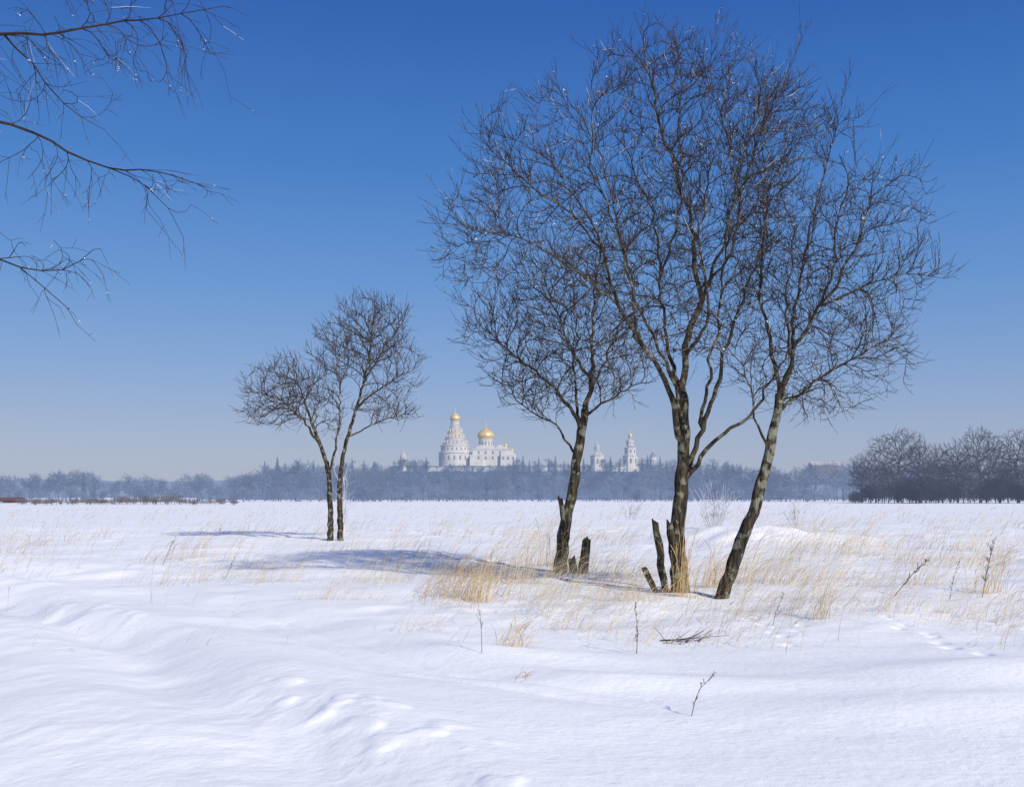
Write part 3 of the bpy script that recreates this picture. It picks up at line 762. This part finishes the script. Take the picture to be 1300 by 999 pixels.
# ------------------------------------------------------------------ distant woods
def generic_tree(seed, natt, tipr, wid=.33, tr=.018, base=.3, rnd=False):
    T = Tree(seed); rng = T.rng
    th = .6 if rnd else .8
    T.guide([Vector((0, 0, 0)), Vector((rng.gauss(0, .02), rng.gauss(0, .02), .25)), Vector((rng.gauss(0, .03), rng.gauss(0, .03), .45)), Vector((rng.gauss(0, .04), 0, th))], tr, tr*.25, 'trunk', step=.05, ok=.2, wob=.004)
    att = []
    if rnd:
        cl = [(Vector((rng.uniform(-.06, .06), rng.uniform(-.06, .06), .58)), wid, .40)]+[(Vector((rng.uniform(-.6, .6)*wid, rng.uniform(-.6, .6)*wid, rng.uniform(.3, .7))), wid*.6, .22) for _ in range(4)]
    else:
        cl = [(Vector((rng.uniform(-.6, .6)*wid, rng.uniform(-.6, .6)*wid, rng.uniform(base+.15, .85))), q, q) for q in [rng.uniform(.4, .65)*wid for _ in range(6)]]+[(Vector((0, 0, .86)), wid*.42, wid*.42)]
    for _ in range(natt):
        c, r, rz = cl[0] if rnd and rng.random() < .6 else rng.choice(cl)
        v = Vector((rng.gauss(0, 1), rng.gauss(0, 1), rng.gauss(0, 1))).normalized()*rng.random()**.4
        att.append(c+Vector((v.x*r, v.y*r, v.z*rz)))
    T.grow(att, .035, .5, .03, 40, .8, (0, 0, .05 if rnd else .2), .15)
    T.finish(tipr, 2.0)
    Vt, Ft, Vc, Fcc = [], [], [], []
    for tg, pts, rd in T.chains():
        if tg == 'trunk': tube(Vt, Ft, pts, rd, 5)
        else:
            if len(pts) > 4: 
                pts = pts[::2]+([pts[-1]] if len(pts) % 2 == 0 else []); rd = rd[::2]+([rd[-1]] if len(rd) % 2 == 0 else [])
            tube(Vc, Fcc, pts, rd, 3)
    for pts, rd in T.twigs(1.3 if rnd else 1.0, .03, .07 if rnd else .10, tipr, .05 if rnd else .3, .02, 0): tube(Vc, Fcc, [pts[0], pts[2]], [rd[0], rd[2]], 3)
    zm = max(v.z for v in Vc)
    sc_ = lambda V: [v/zm for v in V]
    return (sc_(Vt), Ft), (sc_(Vc), Fcc)
def merged(t):
    (a, fa), (b, fb) = t; k = len(a)
    return a+b, fa+[tuple(i+k for i in f) for f in fb]
var = [merged(generic_tree(100+i, 150, .0032, .26+.03*(i % 3))) for i in range(6)]
dens = [generic_tree(200+i, 620, .0019, .36+.03*i, .02, .12, True) for i in range(4)]

def conifer(seed):
    rng = random.Random(seed); V, Fc = [], []
    tube(V, Fc, [Vector((0, 0, -.02)), Vector((0, 0, .5)), Vector((0, 0, 1))], [.016, .01, .002], 5)
    L = 17
    for i in range(L):
        z = .1+.88*i/L; r = .19*(1-i/L)**.85+.012
        n = 10
        for j in range(n):
            a = 6.283*(j+rng.random())/n; rr = r*rng.uniform(.65, 1.15)
            d = Vector((math.cos(a), math.sin(a), 0)); s_ = Vector((-d.y, d.x, 0)); k = len(V)
            V += [Vector((0, 0, z+.02)), d*rr*.6+s_*rr*.22+Vector((0, 0, z-.01)), d*rr+Vector((0, 0, z-.045*rng.uniform(.5, 1.6))), d*rr*.6-s_*rr*.22+Vector((0, 0, z-.01))]
            Fc.append((k, k+1, k+2, k+3))
    return V, Fc
con = [conifer(300+i) for i in range(3)]

prof = np.array([(-400, 604), (0, 604), (60, 602), (110, 597), (180, 605), (300, 603), (335, 592), (380, 588), (450, 590), (500, 600), (560, 602), (650, 603), (720, 602), (790, 601), (850, 590), (950, 592), (1080, 588), (1700, 590)], float)
wv_ = random.Random(12); wob_ = [wv_.gauss(0, 3.2) for _ in range(120)]
def top(px):
    u = (px+400)/22; i = int(u) % 118; f = u-int(u)
    return float(np.interp(px, prof[:, 0], prof[:, 1]))+wob_[i]*(1-f)+wob_[i+1]*f
def make_me(name, V, Fc, m):
    me = bpy.data.meshes.new(name); me.from_pydata(V, [], Fc); me.materials.append(m)
    return me
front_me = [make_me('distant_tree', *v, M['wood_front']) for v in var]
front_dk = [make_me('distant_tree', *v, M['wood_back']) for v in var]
rng = random.Random(77)
px = -60.0
while px < 1400:
    Y = rng.uniform(385, 425)
    x = (px-650)/F*Y
    tp = top(px)+rng.uniform(-4, 16)
    H = (HZ-tp)/F*Y+CH
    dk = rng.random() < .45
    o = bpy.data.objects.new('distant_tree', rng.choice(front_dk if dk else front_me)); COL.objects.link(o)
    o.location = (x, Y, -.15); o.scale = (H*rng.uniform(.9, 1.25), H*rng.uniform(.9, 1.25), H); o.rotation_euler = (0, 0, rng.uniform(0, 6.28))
    tag(o, 'hazy blue bare tree in the front row of the distant wood', 'tree', 'bare trees in the front row of the distant wood')
    px += rng.uniform(8, 18)
def mass(name, label, n, pxr, Yr, hf, zf, vs, m, seed, cat='wood', wide=1.1, hmin=1.5):
    rng = random.Random(seed); VV = []; FF = []; k = 0
    arr = [(np.array([tuple(q) for q in v[0]]), np.array([f+(f[-1],)*(4-len(f)) for f in v[1]])) for v in vs]
    for i in range(n):
        px = rng.uniform(*pxr); Y = rng.uniform(*Yr); x = (px-650)/F*Y
        z = zf(x, Y); H = hf(px, Y, z, rng)
        if H < hmin: continue
        V, Fq = rng.choice(arr); a = rng.uniform(0, 6.28); c, s = math.cos(a), math.sin(a)
        w = H*rng.uniform(.9, 1.3)*wide
        VV.append(np.stack([(V[:, 0]*c-V[:, 1]*s)*w+x, (V[:, 0]*s+V[:, 1]*c)*w+Y, V[:, 2]*H+z], 1)); FF.append(Fq+k); k += len(V)
    co = np.concatenate(VV); f = np.concatenate(FF)
    faces = [tuple(q) if q[2] != q[3] else tuple(q[:3]) for q in f.tolist()]
    o = link(name, co.tolist(), faces, m, smooth=False)
    tag(o, label, cat, kind='stuff')
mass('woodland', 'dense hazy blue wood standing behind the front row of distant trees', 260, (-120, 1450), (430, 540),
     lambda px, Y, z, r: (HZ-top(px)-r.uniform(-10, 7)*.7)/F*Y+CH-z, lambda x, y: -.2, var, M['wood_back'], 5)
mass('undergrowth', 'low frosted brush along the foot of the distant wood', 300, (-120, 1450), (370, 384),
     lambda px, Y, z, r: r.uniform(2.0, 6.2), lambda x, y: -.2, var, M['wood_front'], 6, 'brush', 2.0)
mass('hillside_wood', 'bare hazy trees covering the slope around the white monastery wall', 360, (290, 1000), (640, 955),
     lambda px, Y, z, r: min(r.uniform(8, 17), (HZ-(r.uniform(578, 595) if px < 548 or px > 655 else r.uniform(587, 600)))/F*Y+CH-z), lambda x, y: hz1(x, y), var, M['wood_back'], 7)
con_me = [make_me('conifer_tree', *v, M['conifer']) for v in con]
for i, (px, tp) in enumerate([(336, 583), (352, 578), (362, 586), (398, 584), (447, 580), (462, 583), (474, 586), (527, 582), (541, 579), (652, 582), (664, 577), (672, 583), (684, 579), (697, 581), (705, 577), (716, 583),
                              (728, 578), (741, 580), (775, 578), (786, 583), (815, 580), (822, 576), (838, 578), (846, 582), (860, 585), (905, 584), (930, 586), (106, 597), (118, 600)]):
    Y = rng.uniform(820, 930) if 300 < px < 900 else rng.uniform(440, 460)
    x = (px-650)/F*Y
    z = hz1(x, Y) if Y > 600 else -.2
    H = (HZ-tp)/F*Y+CH-z
    o = bpy.data.objects.new('conifer_tree', con_me[i % 3]); COL.objects.link(o)
    o.location = (x, Y, z); w = min(H, 24)*rng.uniform(.8, 1.2); o.scale = (w, w, H); o.rotation_euler = (0, 0, rng.uniform(0, 6))
    if px < 130: tag(o, 'conifer rising above the distant wood at far left', 'tree', 'conifers above the far left wood')
    else: tag(o, 'dark blue conifer rising above the wood around the white monastery', 'tree', 'conifers around the monastery')
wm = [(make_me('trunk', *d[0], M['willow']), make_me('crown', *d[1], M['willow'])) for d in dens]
cl = [(1094, 574, 306), (1112, 560, 300), (1140, 537, 303), (1167, 553, 296), (1192, 560, 308), (1216, 552, 300), (1244, 534, 304), (1270, 556, 297), (1292, 542, 306), (1320, 538, 300), (1350, 548, 303), (1128, 582, 290), (1180, 584, 288), (1232, 582, 289), (1280, 586, 290)]
for i, (px, tp, Y) in enumerate(cl):
    H = (HZ-tp)/F*Y+CH+.2
    root = thing('clump_tree', 'rounded dark bare tree in the clump at the right edge of the field', 'tree', ((px-650)/F*Y, Y, -.2), 'dark bare trees of the right hand clump', (i*2.1) % 6.28)
    w = H*(.66+.08*(i % 3)); root.scale = (w, w, H)
    for nm, me in zip(('trunk', 'crown'), wm[i % 4]):
        o = bpy.data.objects.new(nm, me); COL.objects.link(o); o.parent = root
mass('thicket', 'dark brush filling the foot of the tree clump at right', 80, (1076, 1370), (280, 296), lambda px, Y, z, r: r.uniform(3, 8)*(1 if px > 1095 else .5), lambda x, y: -.2, [merged(d) for d in dens[:2]], M['thicket'], 8, 'brush', 1.3)

# ------------------------------------------------------------------ monastery
def lathe(prof_, n, c=(0, 0, 0), a0=0.0):
    V, Fc = [], []
    for r, z in prof_:
        for j in range(n):
            a = a0+6.283185*j/n; V.append(Vector((c[0]+r*math.cos(a), c[1]+r*math.sin(a), c[2]+z)))
    for i in range(len(prof_)-1):
        for j in range(n): Fc.append((i*n+j, i*n+(j+1) % n, (i+1)*n+(j+1) % n, (i+1)*n+j))
    Fc.append(tuple(range((len(prof_)-1)*n, len(prof_)*n)))
    return V, Fc
def boxv(V, Fc, c, s, rz=0):
    k = len(V); ca, sa = math.cos(rz), math.sin(rz)
    for dz in (-.5, .5):
        for dx, dy in ((-.5, -.5), (.5, -.5), (.5, .5), (-.5, .5)):
            X = dx*s[0]; Y = dy*s[1]
            V.append(Vector((c[0]+X*ca-Y*sa, c[1]+X*sa+Y*ca, c[2]+dz*s[2])))
    for f in ((3, 2, 1, 0), (4, 5, 6, 7), (0, 1, 5, 4), (1, 2, 6, 5), (2, 3, 7, 6), (3, 0, 4, 7)): Fc.append(tuple(k+q for q in f))
def onion(r, h): return [(r*.8, 0), (r*.97, h*.12), (r, h*.25), (r*.93, h*.42), (r*.74, h*.58), (r*.48, h*.71), (r*.24, h*.83), (r*.08, h*.94), (r*.03, h)]
def cross(z, c, h, root):
    V, Fc = [], []
    boxv(V, Fc, (c[0], c[1], z+h/2), (.35, .35, h)); boxv(V, Fc, (c[0], c[1]-.01, z+h*.68), (h*.45, .31, .31)); boxv(V, Fc, (c[0], c[1]-.01, z+h*.86), (h*.22, .31, .31))
    link('cross', V, Fc, M['gold'], root, False)
def ring_windows(root, c, r, z, n, w, h, a0=-math.pi, a1=0.0):
    for j in range(n):
        a = a0+(a1-a0)*(j+.5)/n
        V, Fc = [], []
        for k in range(7):
            t = math.pi*k/6
            V.append(Vector((math.cos(t)*w/2, 0, h*.5+math.sin(t)*w/2)))
        V += [Vector((-w/2, 0, -h*.5)), Vector((w/2, 0, -h*.5))]
        V2 = [v+Vector((0, .4, 0)) for v in V]
        Fc = [tuple(range(9))[::-1], tuple(range(9, 18))]+[(k, (k+1) % 9, 9+(k+1) % 9, 9+k) for k in range(9)]
        o = link('window', V+V2, Fc, M['glass'], root, False, (c[0]+(r+.08)*math.cos(a), c[1]+(r+.08)*math.sin(a), z))
        o.rotation_euler = (0, 0, a+math.pi/2)
S = 1000/F
zb = CH+(HZ-588)*S
root = thing('cathedral', 'white cathedral with tall tiered tent roof and two gold domes on the wooded rise', 'church', ((600-650)*S, 1000, zb-1))
rc = ((578-600)*S, 0, 0)
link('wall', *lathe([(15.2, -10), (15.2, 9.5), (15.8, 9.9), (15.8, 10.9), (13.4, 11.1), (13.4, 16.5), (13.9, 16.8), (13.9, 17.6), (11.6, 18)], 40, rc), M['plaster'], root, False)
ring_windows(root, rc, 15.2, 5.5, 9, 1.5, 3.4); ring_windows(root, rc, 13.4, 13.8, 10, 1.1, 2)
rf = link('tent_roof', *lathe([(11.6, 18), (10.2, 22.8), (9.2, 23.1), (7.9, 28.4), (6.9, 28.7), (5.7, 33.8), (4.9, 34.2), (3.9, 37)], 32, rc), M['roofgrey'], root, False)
for (r, z) in ((10.25, 22.4), (7.95, 28.0), (5.75, 33.4)):
    link('gold_band', *lathe([(r, z-.3), (r+.2, z-.3), (r+.2, z+.6), (r-.5, z+.7)], 32, rc), M['gold'], rf, False)
for (r, z, n) in ((10.9, 19.9, 9), (8.6, 25.3, 8), (6.35, 30.7, 6)):
    for j in range(n):
        a = -math.pi+math.pi*(j+.5)/n; V, Fc = [], []
        boxv(V, Fc, (0, 0, 0), (1.6, 1.4, 2.0)); k = len(V)
        V += [Vector((-1.0, -.85, 1.02)), Vector((1.0, -.85, 1.02)), Vector((0, -.85, 2.0)), Vector((-1.0, .7, 1.02)), Vector((1.0, .7, 1.02)), Vector((0, .7, 2.0))]
        Fc += [(k, k+1, k+2), (k+1, k+4, k+5, k+2), (k, k+2, k+5, k+3)]
        o = link('dormer', V, Fc, M['plaster'], rf, False, (rc[0]+r*math.cos(a), rc[1]+r*math.sin(a), z)); o.rotation_euler = (0, 0, a+math.pi/2)
link('drum', *lathe([(3.9, 36), (3.9, 39.4), (4.3, 39.6), (4.3, 40.2), (3.6, 40.4)], 20, rc), M['plaster'], root, False)
link('gold_dome', *lathe(onion(5.0, 8), 20, (rc[0], rc[1], 40.4)), M['gold'], root)
cross(48.1, rc, 4.4, root)
V, Fc = [], []
boxv(V, Fc, (18.5, 0, 1.6), (36, 24, 23.2)); boxv(V, Fc, (18.5, 0, 13.5), (37, 25, .6)); boxv(V, Fc, (33, -1, -.4), (14, 30, 19.2)); boxv(V, Fc, (4, -9, -.8), (12, 14, 18.4))
k = len(V)
for cx in (8, 17, 26):
    for t in range(9):
        a = math.pi*t/8; V.append(Vector((cx+math.cos(a)*4.3, -12.3, 13.8+math.sin(a)*3.6)))
    for t in range(9):
        a = math.pi*t/8; V.append(Vector((cx+math.cos(a)*4.3, 11, 13.8+math.sin(a)*3.6)))
    Fc.append(tuple(range(k+8, k-1, -1))); Fc += [(k+t, k+t+1, k+10+t, k+9+t) for t in range(8)]; k += 18
link('nave_wall', V, Fc, M['plaster'], root, False)
for wx in (3, 9.5, 16, 22.5):
    for wz in (5.5, 10.5):
        V, Fc = [], []; boxv(V, Fc, (0, 0, 0), (1.5, .4, 2.6)); link('window', V, Fc, M['glass'], root, False, (wx+3, -16.05 if (wx < 6 and wz < 7) else -12.1, wz))
for wx in (28.5, 33, 37.5):
    V, Fc = [], []; boxv(V, Fc, (0, 0, 0), (1.4, .4, 2.6)); link('window', V, Fc, M['glass'], root, False, (wx, -16.1, 5.2))
dc = ((617-600)*S, 0, 0)
link('drum', *lathe([(7.6, 13.8), (7.6, 15.5), (6.7, 15.7), (6.7, 22.6), (7.2, 22.9), (7.2, 23.6), (6.4, 23.8)], 32, dc), M['plaster'], root, False)
ring_windows(root, dc, 6.7, 19, 7, 1.2, 3.2)
link('gold_dome', *lathe(onion(8.0, 11), 28, (dc[0], dc[1], 23.7)), M['gold'], root)
cross(34.4, dc, 5, root)
for (cx, cz, r) in ((30.5, 13.7, 1.9), (36.5, 9.2, 1.7)):
    link('drum', *lathe([(r*.8, cz-.2), (r*.8, cz+2.6), (r*.9, cz+2.8)], 12, (cx, -3, 0)), M['plaster'], root, False)
    link('small_dome', *lathe(onion(r, 3.2), 14, (cx, -3, cz+2.8)), M['gold'], root)
def wallthing():
    root = thing('monastery_wall', 'long low pale monastery wall half hidden by trees on the rise', 'wall', (0, 975, 0))
    pts = [(496, 975, 596), (516, 962, 596), (600, 955, 596), (700, 955, 596), (760, 962, 596), (802, 970, 595), (842, 985, 595)]
    for (a, b) in zip(pts, pts[1:]):
        A = P(a[0], a[2], a[1]); B = P(b[0], b[2], b[1])
        d = B-A; L = d.length; c = (A+B)/2; rz = math.atan2(d.y, d.x)
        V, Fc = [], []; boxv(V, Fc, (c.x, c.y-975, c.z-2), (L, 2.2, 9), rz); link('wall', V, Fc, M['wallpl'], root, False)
        V, Fc = [], []; boxv(V, Fc, (c.x, c.y-975, c.z+2.9), (L+.1, 3.2, .7), rz); link('wall_roof', V, Fc, M['darkroof'], root, False)
wallthing()
def tower(label, px, Y, pb, tiers, roofm='roofgrey'):
    s = Y/F; b = P(px, pb, Y)
    root = thing('wall_tower', label, 'tower', (b.x, Y, b.z-3))
    z = 3.0
    for i, (wpx, hpx, kind) in enumerate(tiers):
        r = wpx*s/2; h = hpx*s
        if kind == 'wall':
            link('wall', *lathe([(r, z-(6 if i == 0 else .2)), (r, z+h-.7), (r*1.08, z+h-.5), (r*1.08, z+h)], 8, (0, 0, 0), math.pi/8), M['plaster'], root, False)
            for a in (-math.pi/2-.785, -math.pi/2, -math.pi/2+.785):
                V, Fc = [], []; boxv(V, Fc, (0, 0, 0), (max(.8, r*.25), .4, h*.4))
                o = link('window', V, Fc, M['glass'], root, False, (math.cos(a)*(r*.93), math.sin(a)*(r*.93), z+h*.5)); o.rotation_euler = (0, 0, a+math.pi/2)
        elif kind == 'tent': link('tent_roof', *lathe([(r, z), (r*.55, z+h*.45), (r*.12, z+h)], 8, (0, 0, 0), math.pi/8), M[roofm], root, False)
        elif kind == 'dome': link('dome', *lathe(onion(r, h), 14, (0, 0, z)), M['gold'], root)
        elif kind == 'cross': cross(z-.3, (0, 0, 0), h, root)
        z += h
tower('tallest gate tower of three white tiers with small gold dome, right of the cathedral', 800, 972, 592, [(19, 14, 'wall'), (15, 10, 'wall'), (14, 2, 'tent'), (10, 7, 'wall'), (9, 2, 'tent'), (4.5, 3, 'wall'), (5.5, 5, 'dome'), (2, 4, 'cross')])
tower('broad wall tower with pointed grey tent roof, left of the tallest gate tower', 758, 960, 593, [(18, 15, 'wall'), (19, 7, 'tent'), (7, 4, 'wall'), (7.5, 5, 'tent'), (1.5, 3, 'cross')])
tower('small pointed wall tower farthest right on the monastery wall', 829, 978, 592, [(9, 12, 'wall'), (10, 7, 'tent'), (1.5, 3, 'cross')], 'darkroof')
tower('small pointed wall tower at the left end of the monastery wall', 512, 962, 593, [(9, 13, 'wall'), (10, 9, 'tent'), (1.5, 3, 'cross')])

def house(label, px, py, Y, wpx, hpx, roofpx, wm_, rm_, name='brick_house', cat='house', base=None):
    b = P(px, py, Y); s = Y/F; w = wpx*s; h = hpx*s; rh = roofpx*s; d = w*.5
    if base is not None: b.z = base
    root = thing(name, label, cat, (b.x, Y, b.z))
    V, Fc = [], []; boxv(V, Fc, (0, 0, h/2-1), (w, d, h+2)); link('wall', V, Fc, M[wm_], root, False)
    o = .04*w
    V = [Vector((-w/2-o, -d/2-o, h)), Vector((w/2+o, -d/2-o, h)), Vector((w/2+o, d/2+o, h)), Vector((-w/2-o, d/2+o, h)), Vector((-w/2-o, 0, h+rh)), Vector((w/2+o, 0, h+rh))]
    link('roof', V, [(0, 1, 5, 4), (2, 3, 4, 5), (1, 2, 5), (3, 0, 4), (3, 2, 1, 0)], M[rm_], root, False)
    return root, w, h, d
r_, w, h, d = house('pale red brick building on the rise behind the leaning tree', 1046, 600, 700, 34, 9, 5, 'redbrick', 'roofgrey')
for i in range(6):
    V, Fc = [], []; boxv(V, Fc, (0, 0, 0), (1.1, .3, 1.6)); link('window', V, Fc, M['glass'], r_, False, (-w/2+w*(i+.5)/6, -d/2-.05, h*.55))
r_, w, h, d = house('long low rust red shed at the far left edge of the field', -4, 638, 300, 62, 3, 4, 'rust', 'rust', 'field_shed', 'shed', 0)
V, Fc = [], []; boxv(V, Fc, (0, 0, 0), (1.0, .2, .5)); link('door', V, Fc, M['darkroof'], r_, False, (w*.2, -d/2-.08, .28))
mass('field_scrub', 'low brown scrub along the far edge of the field, left', 150, (20, 300), (215, 260), lambda px, Y, z, r: r.uniform(.7, 1.5)*(1.35 if 150 < px < 230 else .8)+.35, lambda x, y: -.15, var[:3], M['scrub'], 12, 'scrub', 2.6, .5)

# ------------------------------------------------------------------ light, sky, camera
sund = Vector((.58, -.81, 0)).normalized(); EL = math.radians(33)
sdir = Vector((sund.x*math.cos(EL), sund.y*math.cos(EL), math.sin(EL)))
L = bpy.data.lights.new('Sun', 'SUN'); L.energy = 4.35; L.angle = math.radians(1.2); L.color = (1, .945, .85)
lo = bpy.data.objects.new('Sun', L); COL.objects.link(lo)
lo.rotation_euler = (-sdir).to_track_quat('-Z', 'Y').to_euler()
w = bpy.data.worlds.new('World'); sc.world = w; w.use_nodes = True
nt = w.node_tree; bg = nt.nodes['Background']
sky = nt.nodes.new('ShaderNodeTexSky'); sky.sky_type = 'NISHITA'; sky.sun_disc = False
sky.sun_elevation = EL; sky.sun_rotation = math.atan2(sund.x, sund.y)
sky.air_density = 1.0; sky.dust_density = .5; sky.ozone_density = 1.0; sky.altitude = 200
STR = .09
tc = nt.nodes.new('ShaderNodeTexCoord'); sp = nt.nodes.new('ShaderNodeSeparateXYZ')
nt.links.new(tc.outputs['Generated'], sp.inputs[0])
rp = nt.nodes.new('ShaderNodeValToRGB')
cr = rp.color_ramp
stops = [(0.0, (.375, .43, .58)), (.05, (.335, .41, .60)), (.11, (.225, .36, .645)), (.19, (.12, .29, .645)), (.29, (.05, .20, .575)), (.41, (.020, .115, .46)), (.7, (.02, .09, .37)), (1.0, (.02, .085, .33))]
cr.elements[0].position = 0; cr.elements[0].color = (*stops[0][1], 1)
cr.elements[1].position = 1; cr.elements[1].color = (*stops[-1][1], 1)
for p_, c_ in stops[1:-1]:
    e = cr.elements.new(p_); e.color = (*c_, 1)
nt.links.new(sp.outputs['Z'], rp.inputs['Fac'])
vm = nt.nodes.new('ShaderNodeVectorMath'); vm.operation = 'SCALE'; vm.inputs['Scale'].default_value = 1/STR
nt.links.new(rp.outputs['Color'], vm.inputs[0])
mx = nt.nodes.new('ShaderNodeMix'); mx.data_type = 'RGBA'; mx.inputs['Factor'].default_value = .85
nt.links.new(sky.outputs[0], mx.inputs['A']); nt.links.new(vm.outputs[0], mx.inputs['B'])
nt.links.new(mx.outputs['Result'], bg.inputs['Color'])
bg.inputs['Strength'].default_value = STR
cam = bpy.data.cameras.new('Camera'); co = bpy.data.objects.new('Camera', cam); COL.objects.link(co)
co.location = (0, 0, CH); co.rotation_euler = (math.radians(90), 0, 0)
cam.sensor_width = 36; cam.lens = 36*F/1300; cam.shift_y = (HZ-499.5)/1300; cam.clip_end = 30000; cam.clip_start = .1
sc.camera = co
sc.view_settings.view_transform = 'Standard'; sc.view_settings.look = 'None'; sc.view_settings.exposure = 0
